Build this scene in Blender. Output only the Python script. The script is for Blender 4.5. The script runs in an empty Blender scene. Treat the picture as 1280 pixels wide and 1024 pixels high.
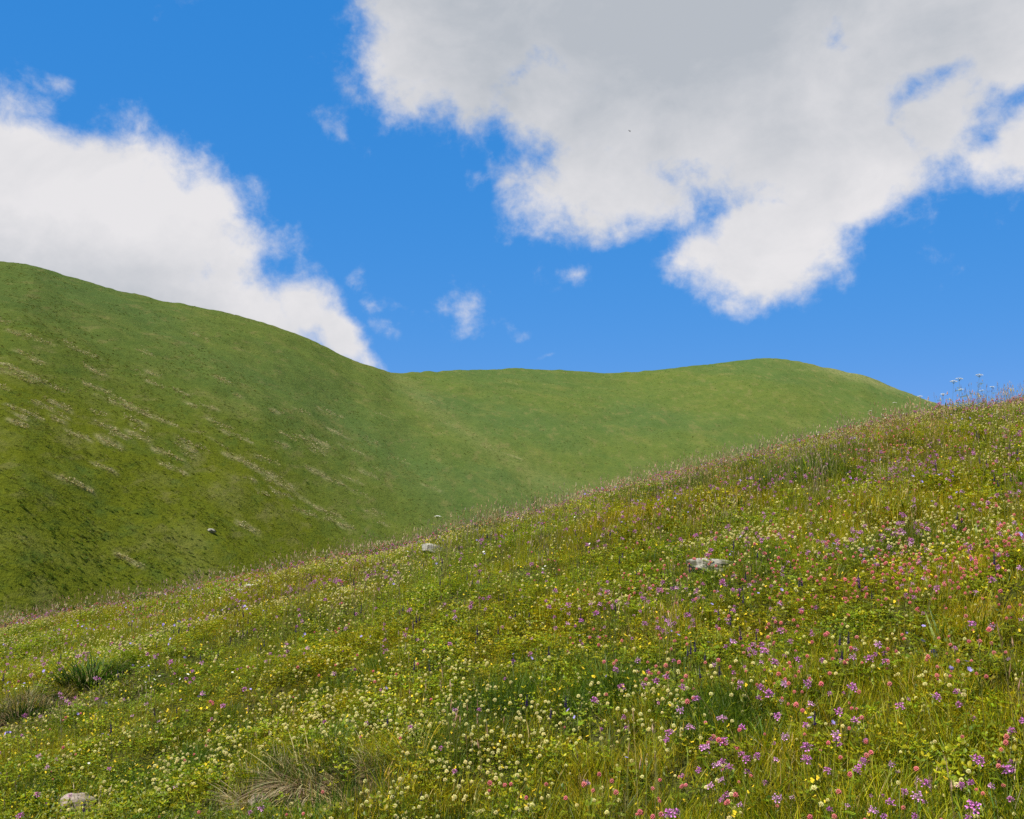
import bpy, math, random
import numpy as np
from mathutils import Vector, Matrix, Euler

R = math.radians
rng = np.random.default_rng(7)
random.seed(7)
sc = bpy.context.scene
COL = sc.collection

# ------------------------------------------------------------------ camera
F = 1256.0                       # focal length in pixels of a 1280 px wide frame
PITCH = R(4.0)
cam_d = bpy.data.cameras.new('camera')
cam_d.sensor_width = 36.0
cam_d.lens = 36.0 * F / 1280.0
cam_d.clip_start = 0.05
cam_d.clip_end = 20000
cam = bpy.data.objects.new('camera', cam_d)
COL.objects.link(cam)
cam.location = (0, 0, 0)
cam.rotation_euler = (R(90) + PITCH, 0, 0)
sc.camera = cam

# ------------------------------------------------------------------ render settings
sc.render.engine = 'CYCLES'
sc.cycles.max_bounces = 6
sc.cycles.diffuse_bounces = 3
sc.cycles.glossy_bounces = 2
sc.cycles.transmission_bounces = 4
sc.cycles.transparent_max_bounces = 4
sc.cycles.use_denoising = False
sc.cycles.sample_clamp_indirect = 6
sc.view_settings.view_transform = 'Standard'
sc.view_settings.look = 'None'
sc.view_settings.gamma = 1.0
sc.view_settings.use_curve_mapping = False
sc.view_settings.exposure = 0.80

# ------------------------------------------------------------------ sun
SUN_EL, SUN_AZ = 61.0, -132.0     # azimuth from +Y, clockwise seen from above (negative: to the left)
SUN_DIR = Vector((math.sin(R(SUN_AZ)) * math.cos(R(SUN_EL)), math.cos(R(SUN_AZ)) * math.cos(R(SUN_EL)), math.sin(R(SUN_EL))))
sd = bpy.data.lights.new('sun', 'SUN')
sd.energy = 4.8
sd.angle = R(0.53)
sd.color = (1.0, 0.955, 0.86)
sun = bpy.data.objects.new('sun', sd)
COL.objects.link(sun)
sun.rotation_euler = SUN_DIR.to_track_quat('Z', 'Y').to_euler()
sun.location = SUN_DIR * 60

# ------------------------------------------------------------------ picture point -> direction
CP, SP = math.cos(PITCH), math.sin(PITCH)
def pdir(px, py):
    u, v = (px - 640.0) / F, (512.0 - py) / F
    d = np.array([u, CP - v * SP, SP + v * CP])
    return d / np.linalg.norm(d)

# ------------------------------------------------------------------ world: sky with cumulus
world = bpy.data.worlds.new('World')
sc.world = world
world.use_nodes = True
wt = world.node_tree
wt.nodes.clear()
WN, WL = wt.nodes.new, wt.links.new
def wmath(op, a, b=None, c=None, clamp=False):
    n = WN('ShaderNodeMath'); n.operation = op; n.use_clamp = clamp
    for i, s in enumerate((a, b, c)):
        if s is None: continue
        if isinstance(s, (int, float)): n.inputs[i].default_value = s
        else: WL(s, n.inputs[i])
    return n.outputs[0]
def wrange(s, a, b, c=0.0, d=1.0, smooth=True):
    n = WN('ShaderNodeMapRange'); n.interpolation_type = 'SMOOTHSTEP' if smooth else 'LINEAR'
    WL(s, n.inputs[0])
    for i, q in enumerate((a, b, c, d)): n.inputs[i + 1].default_value = q
    return n.outputs[0]
sky = WN('ShaderNodeTexSky')
sky.sky_type = 'NISHITA'
sky.sun_disc = False
sky.sun_elevation = R(SUN_EL)
sky.sun_rotation = R(SUN_AZ)
sky.altitude = 2600
sky.air_density = 0.72
sky.dust_density = 0.25
sky.ozone_density = 3.5
hs = WN('ShaderNodeHueSaturation'); hs.inputs['Saturation'].default_value = 1.10; hs.inputs['Value'].default_value = 1.24
tint = WN('ShaderNodeMixRGB'); tint.blend_type = 'MULTIPLY'; tint.inputs[0].default_value = 1.0; tint.inputs[2].default_value = (0.80, 0.94, 1.06, 1)
WL(sky.outputs[0], tint.inputs[1]); WL(tint.outputs[0], hs.inputs['Color'])
# clear mountain air: a deep, even blue with a soft gradient (one tone curve per channel for the whole sky)
sep_ = WN('ShaderNodeSeparateColor'); WL(hs.outputs[0], sep_.inputs[0])
com_ = WN('ShaderNodeCombineColor')
for i_, (g_, k_) in enumerate(((0.804, 0.326), (0.277, 0.380), (0.168, 0.755))):
    WL(wmath('MULTIPLY', wmath('POWER', wmath('MULTIPLY', sep_.outputs[i_], 0.1742), g_), 5.74 * k_), com_.inputs[i_])
SKYCOL = com_.outputs[0]
tc = WN('ShaderNodeTexCoord')
DIRN = tc.outputs['Generated']
def noise(scale, detail, rough, off=(0, 0, 0), stretch=(1, 1, 1), dist=0.0):
    m = WN('ShaderNodeMapping'); m.inputs['Location'].default_value = off; m.inputs['Scale'].default_value = stretch
    WL(DIRN, m.inputs[0])
    n = WN('ShaderNodeTexNoise'); n.inputs['Scale'].default_value = scale; n.inputs['Detail'].default_value = detail
    n.inputs['Roughness'].default_value = rough; n.inputs['Distortion'].default_value = dist
    WL(m.outputs[0], n.inputs[0])
    return n
# domain warp so that the cloud masses get torn outlines
wn = noise(5.0, 3, 0.55, (3.1, 1.7, 0.4))
wsub = WN('ShaderNodeVectorMath'); wsub.operation = 'SUBTRACT'; WL(wn.outputs['Color'], wsub.inputs[0]); wsub.inputs[1].default_value = (0.5, 0.5, 0.5)
wmul = WN('ShaderNodeVectorMath'); wmul.operation = 'SCALE'; WL(wsub.outputs[0], wmul.inputs[0]); wmul.inputs['Scale'].default_value = 0.10
wadd = WN('ShaderNodeVectorMath'); wadd.operation = 'ADD'; WL(DIRN, wadd.inputs[0]); WL(wmul.outputs[0], wadd.inputs[1])
WARP = wadd.outputs[0]
def blob(px, py, rx, ry, rot=0.0, amp=1.0):
    c = pdir(px, py)
    m = WN('ShaderNodeMapping'); m.vector_type = 'TEXTURE'
    m.inputs['Location'].default_value = tuple(c)
    m.inputs['Rotation'].default_value = (0, R(rot), 0)
    m.inputs['Scale'].default_value = (rx / F, 0.5, ry / F)
    WL(WARP, m.inputs[0])
    l = WN('ShaderNodeVectorMath'); l.operation = 'LENGTH'; WL(m.outputs[0], l.inputs[0])
    s = wmath('SUBTRACT', 1.0, l.outputs['Value'])
    if amp != 1.0: s = wmath('MULTIPLY', s, amp)
    return s
def field(items, k=0.18):
    acc = None
    for it in items:
        b = blob(*it)
        acc = b if acc is None else wmath('SMOOTH_MAX', acc, b, k)
    return acc
LEFT = [(40, 345, 235, 175), (130, 265, 130, 95), (220, 285, 112, 100), (10, 225, 110, 62), (285, 385, 120, 60, 15), (370, 385, 75, 45, 25, .75), (430, 430, 70, 34, 35, .7), (-330, 330, 320, 180)]
BIG = [(900, -80, 430, 255, 0, 1.3), (920, 130, 265, 145, 0, 1.2), (790, 235, 140, 75), (965, 315, 105, 78), (1085, 225, 110, 75), (500, 45, 75, 95, -20, .8), (600, 40, 110, 110), (1160, 20, 230, 115), (1300, 60, 130, 90), (1310, 180, 140, 75), (1190, 150, 90, 80), (700, 120, 100, 80), (1000, -420, 700, 330)]
WISP = [(570, 390, 75, 45), (425, 190, 50, 26, 40), (650, 412, 45, 26), (727, 358, 34, 24, 0, .5), (485, 150, 60, 70, 20), (595, 243, 36, 22), (70, 118, 34, 24), (690, 455, 26, 12), (1165, 345, 70, 26, 0, .5), (470, 385, 55, 30), (510, 428, 85, 30, 30), (440, 350, 60, 40), (1230, 290, 70, 30, 0, .5), (700, 300, 60, 40, 0, .6), (860, 330, 50, 30)]
def blob_dir(az, el, rx, ry):
    c = (math.sin(R(az)) * math.cos(R(el)), math.cos(R(az)) * math.cos(R(el)), math.sin(R(el)))
    m = WN('ShaderNodeMapping'); m.vector_type = 'TEXTURE'
    m.inputs['Location'].default_value = c
    m.inputs['Rotation'].default_value = (0, 0, R(-az))
    m.inputs['Scale'].default_value = (rx, 0.5, ry)
    WL(WARP, m.inputs[0])
    l = WN('ShaderNodeVectorMath'); l.operation = 'LENGTH'; WL(m.outputs[0], l.inputs[0])
    return wmath('SUBTRACT', 1.0, l.outputs['Value'])
f_left = field(LEFT)
f_big = field(BIG)
f_big = wmath('SUBTRACT', f_big, wmath('MULTIPLY', wmath('MAXIMUM', field([(1222, 140, 100, 85, 20)], .05), 0.0), 0.42))
f_wisp = wmath('SUBTRACT', wmath('MULTIPLY', field(WISP, 0.05), 0.34), 0.25)
f_far = None
for a in ((62, 16, .30, .14), (95, 28, .34, .2), (130, 14, .4, .14), (172, 24, .35, .2), (-75, 18, .3, .15), (-110, 34, .3, .22), (-150, 16, .4, .14), (40, 55, .3, .25)):
    b = blob_dir(*a)
    f_far = b if f_far is None else wmath('SMOOTH_MAX', f_far, b, 0.15)
allf = wmath('SMOOTH_MAX', wmath('SMOOTH_MAX', f_left, f_big, 0.05), wmath('SMOOTH_MAX', f_wisp, f_far, 0.05), 0.03)
n_main = noise(9.0, 9, 0.60, (0.3, 0.0, 0.9), (1, 1, 1.15), 0.15).outputs['Fac']
n_fine = noise(30.0, 7, 0.62, (5.3, 0.0, 0.9), (1, 1, 1), 0.2).outputs['Fac']
nz = wmath('ADD', wmath('MULTIPLY', wmath('SUBTRACT', n_main, 0.5), 1.55), wmath('MULTIPLY', wmath('SUBTRACT', n_fine, 0.5), 0.72))
dens = wmath('ADD', allf, nz)
alpha = wmath('POWER', wrange(dens, -0.10, 0.46), 1.1)
# cloud shade painted into the sky colour: grey blobs placed per cloud, plus noise
thick_big = wrange(wmath('ADD', blob(830, -10, 640, 330), wmath('MULTIPLY', wmath('SUBTRACT', n_main, 0.5), 0.6)), 0.02, 0.95)
shade_left = wrange(wmath('ADD', blob(60, 420, 360, 130), wmath('MULTIPLY', wmath('SUBTRACT', n_main, 0.5), 0.9)), 0.0, 0.75)
thick = wmath('MAXIMUM', thick_big, wmath('MULTIPLY', shade_left, 0.75))  # painted grey shade of both clouds, joined
puff = noise(8.0, 8, 0.6, (1.3, 4.0, 2.9), (1, 1, 1.3), 0.3).outputs['Fac']
thick = wmath('ADD', thick, wmath('MULTIPLY', wmath('SUBTRACT', puff, 0.46), 1.3), clamp=True)
cr = WN('ShaderNodeMixRGB'); WL(thick, cr.inputs[0])
cr.inputs[1].default_value = (4.62, 4.55, 4.66, 1)      # sunlit cloud, in the sky node's own units
cr.inputs[2].default_value = (2.72, 2.92, 3.22, 1)      # painted shade of the cloud
mx = WN('ShaderNodeMixRGB'); WL(alpha, mx.inputs[0]); WL(SKYCOL, mx.inputs[1]); WL(cr.outputs[0], mx.inputs[2])
bg = WN('ShaderNodeBackground'); bg.inputs['Strength'].default_value = 0.10
WL(mx.outputs[0], bg.inputs['Color'])
wo = WN('ShaderNodeOutputWorld'); WL(bg.outputs[0], wo.inputs[0])
world.cycles.sampling_method = 'MANUAL'
world.cycles.sample_map_resolution = 512

# ------------------------------------------------------------------ numpy noise
_tab = np.random.default_rng(3).random((256, 256))
def vnoise(x, y, s=0):
    x = np.asarray(x, float) + 17.3 * s; y = np.asarray(y, float) - 9.1 * s
    xi = np.floor(x).astype(int); yi = np.floor(y).astype(int)
    fx = x - xi; fy = y - yi
    fx = fx * fx * (3 - 2 * fx); fy = fy * fy * (3 - 2 * fy)
    a = _tab[xi & 255, yi & 255]; b = _tab[(xi + 1) & 255, yi & 255]
    c = _tab[xi & 255, (yi + 1) & 255]; d = _tab[(xi + 1) & 255, (yi + 1) & 255]
    return (a * (1 - fx) + b * fx) * (1 - fy) + (c * (1 - fx) + d * fx) * fy - 0.5
def fbm(x, y, s=0, o=4, g=0.5):
    v = 0; a = 1.0; f = 1.0
    for i in range(o):
        v = v + a * vnoise(x * f, y * f, s + i); a *= g; f *= 2.03
    return v
def sstep(a, b, x):
    t = np.clip((x - a) / (b - a), 0, 1)
    return t * t * (3 - 2 * t)

# ------------------------------------------------------------------ terrain heights (eye of the camera is z = 0)
B_X, C_Y, K_Y = 0.213, 0.14, 0.00555
BANKS = []        # (ax, ay, bx, by, width, depth) small eroded banks
def z_slope(x, y):
    yy = np.clip(y, 0, 26)
    zy = np.where(y < 0, C_Y * y, C_Y * yy - K_Y * yy * yy) + np.where(y > 26, (C_Y - 2 * K_Y * 26) * (y - 26), 0)
    zx = B_X * 45 * np.tanh(x / 45.0)
    brow_ = 0.40 * np.exp(-((x - 4.2) / 3.4) ** 2) * sstep(6, 15, y)      # the slope swells towards its brow
    return -1.62 + zx + zy + brow_
def seg_dist(x, y, b):
    ax, ay, bx, by = b[:4]
    dx, dy = bx - ax, by - ay
    L2 = dx * dx + dy * dy
    t = ((x - ax) * dx + (y - ay) * dy) / L2
    tc_ = np.clip(t, 0, 1)
    d = np.hypot(x - ax - tc_ * dx, y - ay - tc_ * dy)
    side = ((x - ax) * dy - (y - ay) * dx) / math.sqrt(L2)    # > 0: on the camera side for a left-to-right segment
    return d, side
def z_near(x, y):
    z = z_slope(x, y)
    z = z + 0.34 * fbm(x / 5.0, y / 5.0, 1, 2) + 0.15 * fbm(x / 1.1, y / 1.1, 5, 3)
    for b in BANKS:
        d, side = seg_dist(x, y, b)
        z = z - b[5] * np.exp(-(d / b[4]) ** 2) + 0.35 * b[5] * np.exp(-(d / (2.2 * b[4])) ** 2) * sstep(0, -b[4], side)
    return z
def az_tan(px, py):
    d = pdir(px, py)
    return math.atan2(d[0], d[1]), d[2] / math.hypot(d[0], d[1])
RIDGE_PX = [(-700, 420), (-300, 340), (-100, 318), (0, 327), (40, 331), (110, 353), (160, 366), (200, 376), (270, 388), (330, 403), (390, 425), (440, 451), (492, 467),
            (560, 464), (640, 461), (700, 463), (760, 467), (820, 463), (880, 457), (930, 450), (965, 448), (1000, 453), (1080, 470), (1165, 503), (1300, 545), (1500, 590), (1900, 600)]
R1_PX = [(-700, 240), (-100, 232), (0, 240), (200, 258), (400, 288), (485, 305), (500, 322), (560, 345), (640, 368), (800, 398), (960, 410), (1165, 425), (1500, 440), (1900, 440)]
SIL_PX = [(-700, 960), (0, 795), (200, 765), (400, 725), (520, 698), (640, 664), (800, 622), (1000, 570), (1165, 533), (1280, 515), (1500, 480), (1900, 430)]
R0_PX = [(-700, 62), (0, 78), (300, 108), (520, 150), (800, 225), (1000, 285), (1165, 330), (1900, 350)]
_ra = np.array([az_tan(*p) for p in RIDGE_PX]); _sa = np.array([az_tan(*p) for p in SIL_PX])
_r1a = np.array([az_tan(p[0], 500)[0] for p in R1_PX]); _r1v = np.array([p[1] for p in R1_PX], float)
_r0a = np.array([az_tan(p[0], 700)[0] for p in R0_PX]); _r0v = np.array([p[1] for p in R0_PX], float)
_fine = np.linspace(-math.pi, math.pi, 7201)
def _curve(a, v, s):
    q = np.interp(_fine, a, v)
    k = np.exp(-0.5 * (np.arange(-60, 61) / s) ** 2); k /= k.sum()
    return np.convolve(np.pad(q, 60, mode='edge'), k, 'valid')
_RT = _curve(_ra[:, 0], _ra[:, 1], 4.0)
_ST = _curve(_sa[:, 0], np.clip(_sa[:, 1], -0.3, 0.05), 20.0)
_R1 = _curve(_r1a, _r1v, 16.0)
_R0 = _curve(_r0a, _r0v, 30.0)
def z_far(x, y):
    r = np.hypot(x, y); a = np.arctan2(x, y)
    rt = np.interp(a, _fine, _RT); st = np.interp(a, _fine, _ST)
    r1 = np.interp(a, _fine, _R1); r0 = np.interp(a, _fine, _R0)
    z1 = rt * r1; z0 = (st - 0.022) * r0
    t = (r - r0) / (r1 - r0)
    tt = np.clip(t, 0, 1)
    s = tt + 0.28 * tt * (1 - tt)
    z = z0 + (z1 - z0) * s
    z = np.where(t < 0, z0 + (r - r0) * 0.03, z)
    g = 0.72 * (z1 - z0) / (r1 - r0)
    d = np.clip(r - r1, 0, None)
    dd = np.clip(d, 0, 12)
    zz = z1 + g * dd - (g + 0.45) / 24.0 * dd * dd - 0.45 * np.clip(d - 12, 0, None)
    zz = np.maximum(zz, -40 + 0 * zz)
    z = np.where(t > 1, zz, z)
    amp = sstep(0.0, 0.15, t) * (1 - sstep(0.86, 1.0, t)) * (t < 1.0)
    amp2 = sstep(-0.1, 0.15, t) * (1 - sstep(1.3, 2.0, t))
    z = z + amp * (1.7 * fbm(x / 34, y / 34, 21, 3) + 0.7 * fbm(x / 9, y / 9, 31, 2)) + amp2 * 0.50 * fbm(x / 5.0, y / 5.0, 41, 4, .6)
    return z
def H(x, y):
    x = np.asarray(x, float); y = np.asarray(y, float)
    r = np.hypot(x, y); a = np.arctan2(x, y)
    r0 = np.interp(a, _fine, _R0)
    w = sstep(32.0, np.maximum(r0 * 0.85, 50), r)
    return (1 - w) * z_near(x, y) + w * z_far(x, y)
def hit(px, py, rmin=1.5, rmax=420):
    d = pdir(px, py)
    n = 2600
    t = np.exp(np.linspace(math.log(rmin), math.log(rmax), n))
    zz = H(d[0] * t, d[1] * t)
    below = np.nonzero(d[2] * t < zz)[0]
    if len(below) == 0: return None
    i = below[0]
    return Vector((d[0] * t[i], d[1] * t[i], float(zz[i])))

# banks placed where the turf has slipped
def bank(pa, pb, width, depth):
    a, b = hit(*pa), hit(*pb)
    return (a.x, a.y, b.x, b.y, width, depth)
_nb = [bank((-20, 915), (60, 885), 0.16, 0.20), bank((60, 885), (150, 846), 0.13, 0.16), bank((270, 1020), (345, 1002), 0.13, 0.24), bank((345, 1002), (450, 996), 0.14, 0.30)]
BANKS.extend(_nb)

# ------------------------------------------------------------------ materials
def new_mat(name):
    m = bpy.data.materials.new(name); m.use_nodes = True
    m.node_tree.nodes.clear()
    return m, m.node_tree
class NT:
    def __init__(s, nt): s.nt = nt
    def n(s, t, **kw):
        q = s.nt.nodes.new(t)
        for k, v in kw.items(): setattr(q, k, v)
        return q
    def l(s, a, b): s.nt.links.new(a, b)
    def noise(s, vec, scale, detail=4, rough=0.55):
        q = s.n('ShaderNodeTexNoise'); q.inputs['Scale'].default_value = scale; q.inputs['Detail'].default_value = detail; q.inputs['Roughness'].default_value = rough
        s.l(vec, q.inputs['Vector']); return q.outputs['Fac']
    def ramp(s, fac, a, b):
        q = s.n('ShaderNodeMapRange', interpolation_type='SMOOTHSTEP'); s.l(fac, q.inputs[0]); q.inputs[1].default_value = a; q.inputs[2].default_value = b
        return q.outputs[0]
    def mix(s, fac, a, b, mode='MIX'):
        q = s.n('ShaderNodeMixRGB', blend_type=mode)
        for i, v in enumerate((fac, a, b)):
            if isinstance(v, (int, float)): q.inputs[i].default_value = v
            elif isinstance(v, tuple): q.inputs[i].default_value = v + (1,) if len(v) == 3 else v
            else: s.l(v, q.inputs[i])
        return q.outputs[0]
    def math(s, op, a, b=0.0, clamp=False):
        q = s.n('ShaderNodeMath', operation=op, use_clamp=clamp)
        for i, v in enumerate((a, b)):
            if isinstance(v, (int, float)): q.inputs[i].default_value = v
            else: s.l(v, q.inputs[i])
        return q.outputs[0]

def foliage_mat(name, transl=0.45, gloss=0.012, rough=0.42, hue_var=0.03, val_var=0.95, patch=True):
    m, nt = new_mat(name); N = NT(nt)
    at = N.n('ShaderNodeAttribute', attribute_name='col')
    oi = N.n('ShaderNodeObjectInfo')
    h = N.n('ShaderNodeHueSaturation')
    N.l(at.outputs['Color'], h.inputs['Color'])
    hv = N.math('ADD', N.math('MULTIPLY', oi.outputs['Random'], hue_var), 0.5 - hue_var * 0.5)
    N.l(hv, h.inputs['Hue'])
    wn_ = N.n('ShaderNodeTexWhiteNoise', noise_dimensions='1D'); N.l(oi.outputs['Random'], wn_.inputs['W'])
    vv = N.math('ADD', N.math('MULTIPLY', wn_.outputs['Value'], val_var), 1 - val_var * 0.5)
    N.l(vv, h.inputs['Value'])
    col = h.outputs[0]
    if patch:
        geo = N.n('ShaderNodeNewGeometry')
        nn = N.ramp(N.noise(geo.outputs['Position'], 0.55, 4, 0.6), 0.38, 0.66)
        col = N.mix(nn, col, N.mix(1.0, col, (1.28, 1.02, 0.62), 'MULTIPLY'))
        n2 = N.ramp(N.noise(geo.outputs['Position'], 1.7, 3, 0.6), 0.5, 0.75)
        col = N.mix(n2, col, N.mix(1.0, col, (0.72, 0.86, 0.9), 'MULTIPLY'))
    d = N.n('ShaderNodeBsdfDiffuse'); N.l(col, d.inputs['Color'])
    t = N.n('ShaderNodeBsdfTranslucent'); N.l(N.mix(1.0, col, (1.25, 1.15, 0.6), 'MULTIPLY'), t.inputs['Color'])
    a = N.n('ShaderNodeMixShader'); a.inputs[0].default_value = transl; N.l(d.outputs[0], a.inputs[1]); N.l(t.outputs[0], a.inputs[2])
    out = a.outputs[0]
    if gloss > 0:
        g = N.n('ShaderNodeBsdfGlossy'); g.inputs['Roughness'].default_value = rough; g.inputs['Color'].default_value = (0.9, 0.95, 0.85, 1)
        b = N.n('ShaderNodeMixShader'); b.inputs[0].default_value = gloss; N.l(out, b.inputs[1]); N.l(g.outputs[0], b.inputs[2]); out = b.outputs[0]
    o = N.n('ShaderNodeOutputMaterial'); N.l(out, o.inputs[0])
    return m
M_GRASS = foliage_mat('grass_blades')
M_HERB = foliage_mat('herb_leaves', 0.40, 0.014, 0.45, 0.035, 0.9)
M_STEM = foliage_mat('flower_stems', 0.15, 0.04, 0.5, 0.03, 0.4)
M_PETAL = foliage_mat('petals', 0.22, 0.0, 0.5, 0.02, 0.30, patch=False)
M_DRY = foliage_mat('dry_grass', 0.25, 0.02, 0.5, 0.02, 0.4, patch=False)
M_DARK = foliage_mat('sedge_leaves', 0.30, 0.006, 0.40, 0.02, 0.35, patch=False)
M_FAR = foliage_mat('far_tufts', 0.25, 0.0, 0.5, 0.03, 0.35, patch=False)

def ground_mat(name, far):
    m, nt = new_mat(name); N = NT(nt)
    geo = N.n('ShaderNodeNewGeometry'); P = geo.outputs['Position']
    if not far:
        n1 = N.noise(P, 3.0, 6, 0.65); n2 = N.noise(P, 28.0, 4, 0.7)
        col = N.mix(N.ramp(n1, 0.35, 0.7), (0.026, 0.032, 0.007), (0.046, 0.048, 0.012))
        col = N.mix(N.ramp(n2, 0.4, 0.75), col, (0.075, 0.068, 0.026))
        at = N.n('ShaderNodeAttribute', attribute_name='soil')
        soil = N.mix(N.ramp(n2, 0.35, 0.65), (0.035, 0.024, 0.014), (0.17, 0.12, 0.065))
        col = N.mix(N.math('MULTIPLY', at.outputs['Fac'], 2.2, True), col, soil)
        bh = N.math('ADD', N.math('MULTIPLY', n1, 0.06), N.math('MULTIPLY', n2, 0.02)); bd = 1.0
    else:
        sep = N.n('ShaderNodeSeparateXYZ'); N.l(P, sep.inputs[0])
        # pasture that turns from deep green to olive with exposure and grazing
        big = N.noise(P, 0.018, 4, 0.55); mid = N.noise(P, 0.10, 5, 0.62); fine = N.noise(P, 0.9, 5, 0.7); vfine = N.noise(P, 3.5, 3, 0.7)
        col = N.mix(N.ramp(big, 0.35, 0.66), (0.084, 0.112, 0.026), (0.064, 0.101, 0.030))
        at = N.n('ShaderNodeAttribute', attribute_name='olive')
        col = N.mix(at.outputs['Fac'], col, (0.088, 0.102, 0.009))
        col = N.mix(N.math('MULTIPLY', N.ramp(mid, 0.50, 0.74), 0.55), col, (0.125, 0.130, 0.036))
        col = N.mix(N.math('MULTIPLY', N.ramp(mid, 0.48, 0.26), 0.45), col, (0.058, 0.096, 0.024))
        # fine terracettes: strips of thinner and lusher turf lying along the slope
        mp = N.n('ShaderNodeMapping'); mp.inputs['Rotation'].default_value = (0, 0, R(38)); mp.inputs['Scale'].default_value = (1.0, 0.25, 1.0); N.l(P, mp.inputs[0])
        ter = N.noise(mp.outputs[0], 0.42, 5, 0.65)
        col = N.mix(N.math('MULTIPLY', N.ramp(ter, 0.53, 0.68), 0.42), col, (0.150, 0.135, 0.050))
        col = N.mix(N.math('MULTIPLY', N.ramp(ter, 0.47, 0.32), 0.42), col, (0.050, 0.086, 0.018))
        dr = N.n('ShaderNodeAttribute', attribute_name='dry')
        col = N.mix(N.math('MULTIPLY', dr.outputs['Fac'], N.ramp(fine, 0.25, 0.6)), col, (0.26, 0.235, 0.115))
        col = N.mix(N.math('MULTIPLY', N.ramp(fine, 0.42, 0.68), 0.5), col, N.mix(1.0, col, (1.22, 1.15, 1.0), 'MULTIPLY'))
        col = N.mix(N.math('MULTIPLY', N.ramp(fine, 0.50, 0.30), 0.5), col, N.mix(1.0, col, (0.80, 0.86, 0.82), 'MULTIPLY'))
        col = N.mix(N.math('MULTIPLY', N.ramp(vfine, 0.45, 0.7), 0.4), col, N.mix(1.0, col, (1.3, 1.2, 1.1), 'MULTIPLY'))
        bh = N.math('ADD', N.math('MULTIPLY', fine, 0.55), N.math('MULTIPLY', vfine, 0.22)); bd = 1.0
    bp = N.n('ShaderNodeBump'); bp.inputs['Strength'].default_value = 0.9 if not far else 0.7; bp.inputs['Distance'].default_value = bd; N.l(bh, bp.inputs['Height'])
    d = N.n('ShaderNodeBsdfDiffuse'); d.inputs['Roughness'].default_value = 0.6; N.l(col, d.inputs['Color']); N.l(bp.outputs[0], d.inputs['Normal'])
    o = N.n('ShaderNodeOutputMaterial'); N.l(d.outputs[0], o.inputs[0])
    return m
M_SOIL = ground_mat('meadow_ground', False)
M_HILL = ground_mat('hill_pasture', True)

def rock_mat(name, c1, c2, c3):
    m, nt = new_mat(name); N = NT(nt)
    tcn = N.n('ShaderNodeTexCoord'); P = tcn.outputs['Object']
    n1 = N.noise(P, 6.0, 8, 0.7); n2 = N.noise(P, 30.0, 5, 0.7); n3 = N.noise(P, 12.0, 4, 0.6)
    col = N.mix(N.ramp(n1, 0.35, 0.65), c1, c2)
    col = N.mix(N.math('MULTIPLY', N.ramp(n3, 0.52, 0.62), 0.85), col, c3)
    col = N.mix(N.math('MULTIPLY', N.ramp(n2, 0.5, 0.75), 0.4), col, N.mix(1.0, col, (0.6, 0.6, 0.6), 'MULTIPLY'))
    bp = N.n('ShaderNodeBump'); bp.inputs['Strength'].default_value = 0.7; bp.inputs['Distance'].default_value = 0.02
    N.l(N.math('ADD', n1, N.math('MULTIPLY', n2, 0.4)), bp.inputs['Height'])
    d = N.n('ShaderNodeBsdfDiffuse'); d.inputs['Roughness'].default_value = 0.8; N.l(col, d.inputs['Color']); N.l(bp.outputs[0], d.inputs['Normal'])
    o = N.n('ShaderNodeOutputMaterial'); N.l(d.outputs[0], o.inputs[0])
    return m
M_ROCK = rock_mat('limestone', (0.34, 0.32, 0.26), (0.22, 0.20, 0.16), (0.10, 0.10, 0.06))
M_ROCK2 = rock_mat('weathered_stone', (0.33, 0.27, 0.21), (0.22, 0.18, 0.14), (0.18, 0.17, 0.11))

# ------------------------------------------------------------------ mesh helpers
class MB:
    def __init__(s): s.v = []; s.f = []; s.c = []
    def add(s, vs, fs, col):
        k = len(s.v); s.v.extend([tuple(map(float, p)) for p in vs]); s.f.extend([tuple(i + k for i in f) for f in fs])
        s.c.extend([tuple(col)] * len(vs))
    def mesh(s, name, mat, smooth=False):
        me = bpy.data.meshes.new(name)
        me.from_pydata(s.v, [], s.f)
        a = me.attributes.new('col', 'FLOAT_COLOR', 'POINT')
        arr = np.ones((len(s.v), 4), np.float32); arr[:, :3] = np.array(s.c, np.float32)
        a.data.foreach_set('color', arr.ravel())
        me.materials.append(mat)
        if smooth: me.polygons.foreach_set('use_smooth', [True] * len(me.polygons))
        me.update()
        return me
def jit(c, a=0.15, r=random):
    k = 1 + r.uniform(-a, a)
    return tuple(max(0.0, q * k * (1 + r.uniform(-a, a) * 0.5)) for q in c)
def blade(mb, base, az, length, width, lean, bend, col, seg=3, twist=0.0):
    """a tapering grass blade that leaves the ground at angle `lean` and bends over by `bend`"""
    ca, sa = math.cos(az), math.sin(az)
    vs, fs = [], []
    x = z = 0.0; ang = lean
    px = -math.sin(az + twist); py = math.cos(az + twist)
    for i in range(seg + 1):
        t = i / seg
        w = width * 0.5 * (1 - t ** 1.7) * (0.75 + 0.6 * min(t * 3, 1) * 0.4)
        cx, cy, cz = base[0] + ca * x, base[1] + sa * x, base[2] + z
        if i < seg:
            vs += [(cx - px * w, cy - py * w, cz), (cx + px * w, cy + py * w, cz)]
        else:
            vs.append((cx, cy, cz))
        ang2 = ang + bend / seg
        x += math.sin(ang) * length / seg; z += math.cos(ang) * length / seg
        ang = ang2
    for i in range(seg - 1):
        k = 2 * i; fs.append((k, k + 1, k + 3, k + 2))
    k = 2 * (seg - 1); fs.append((k, k + 1, k + 2))
    mb.add(vs, fs, col)
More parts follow.
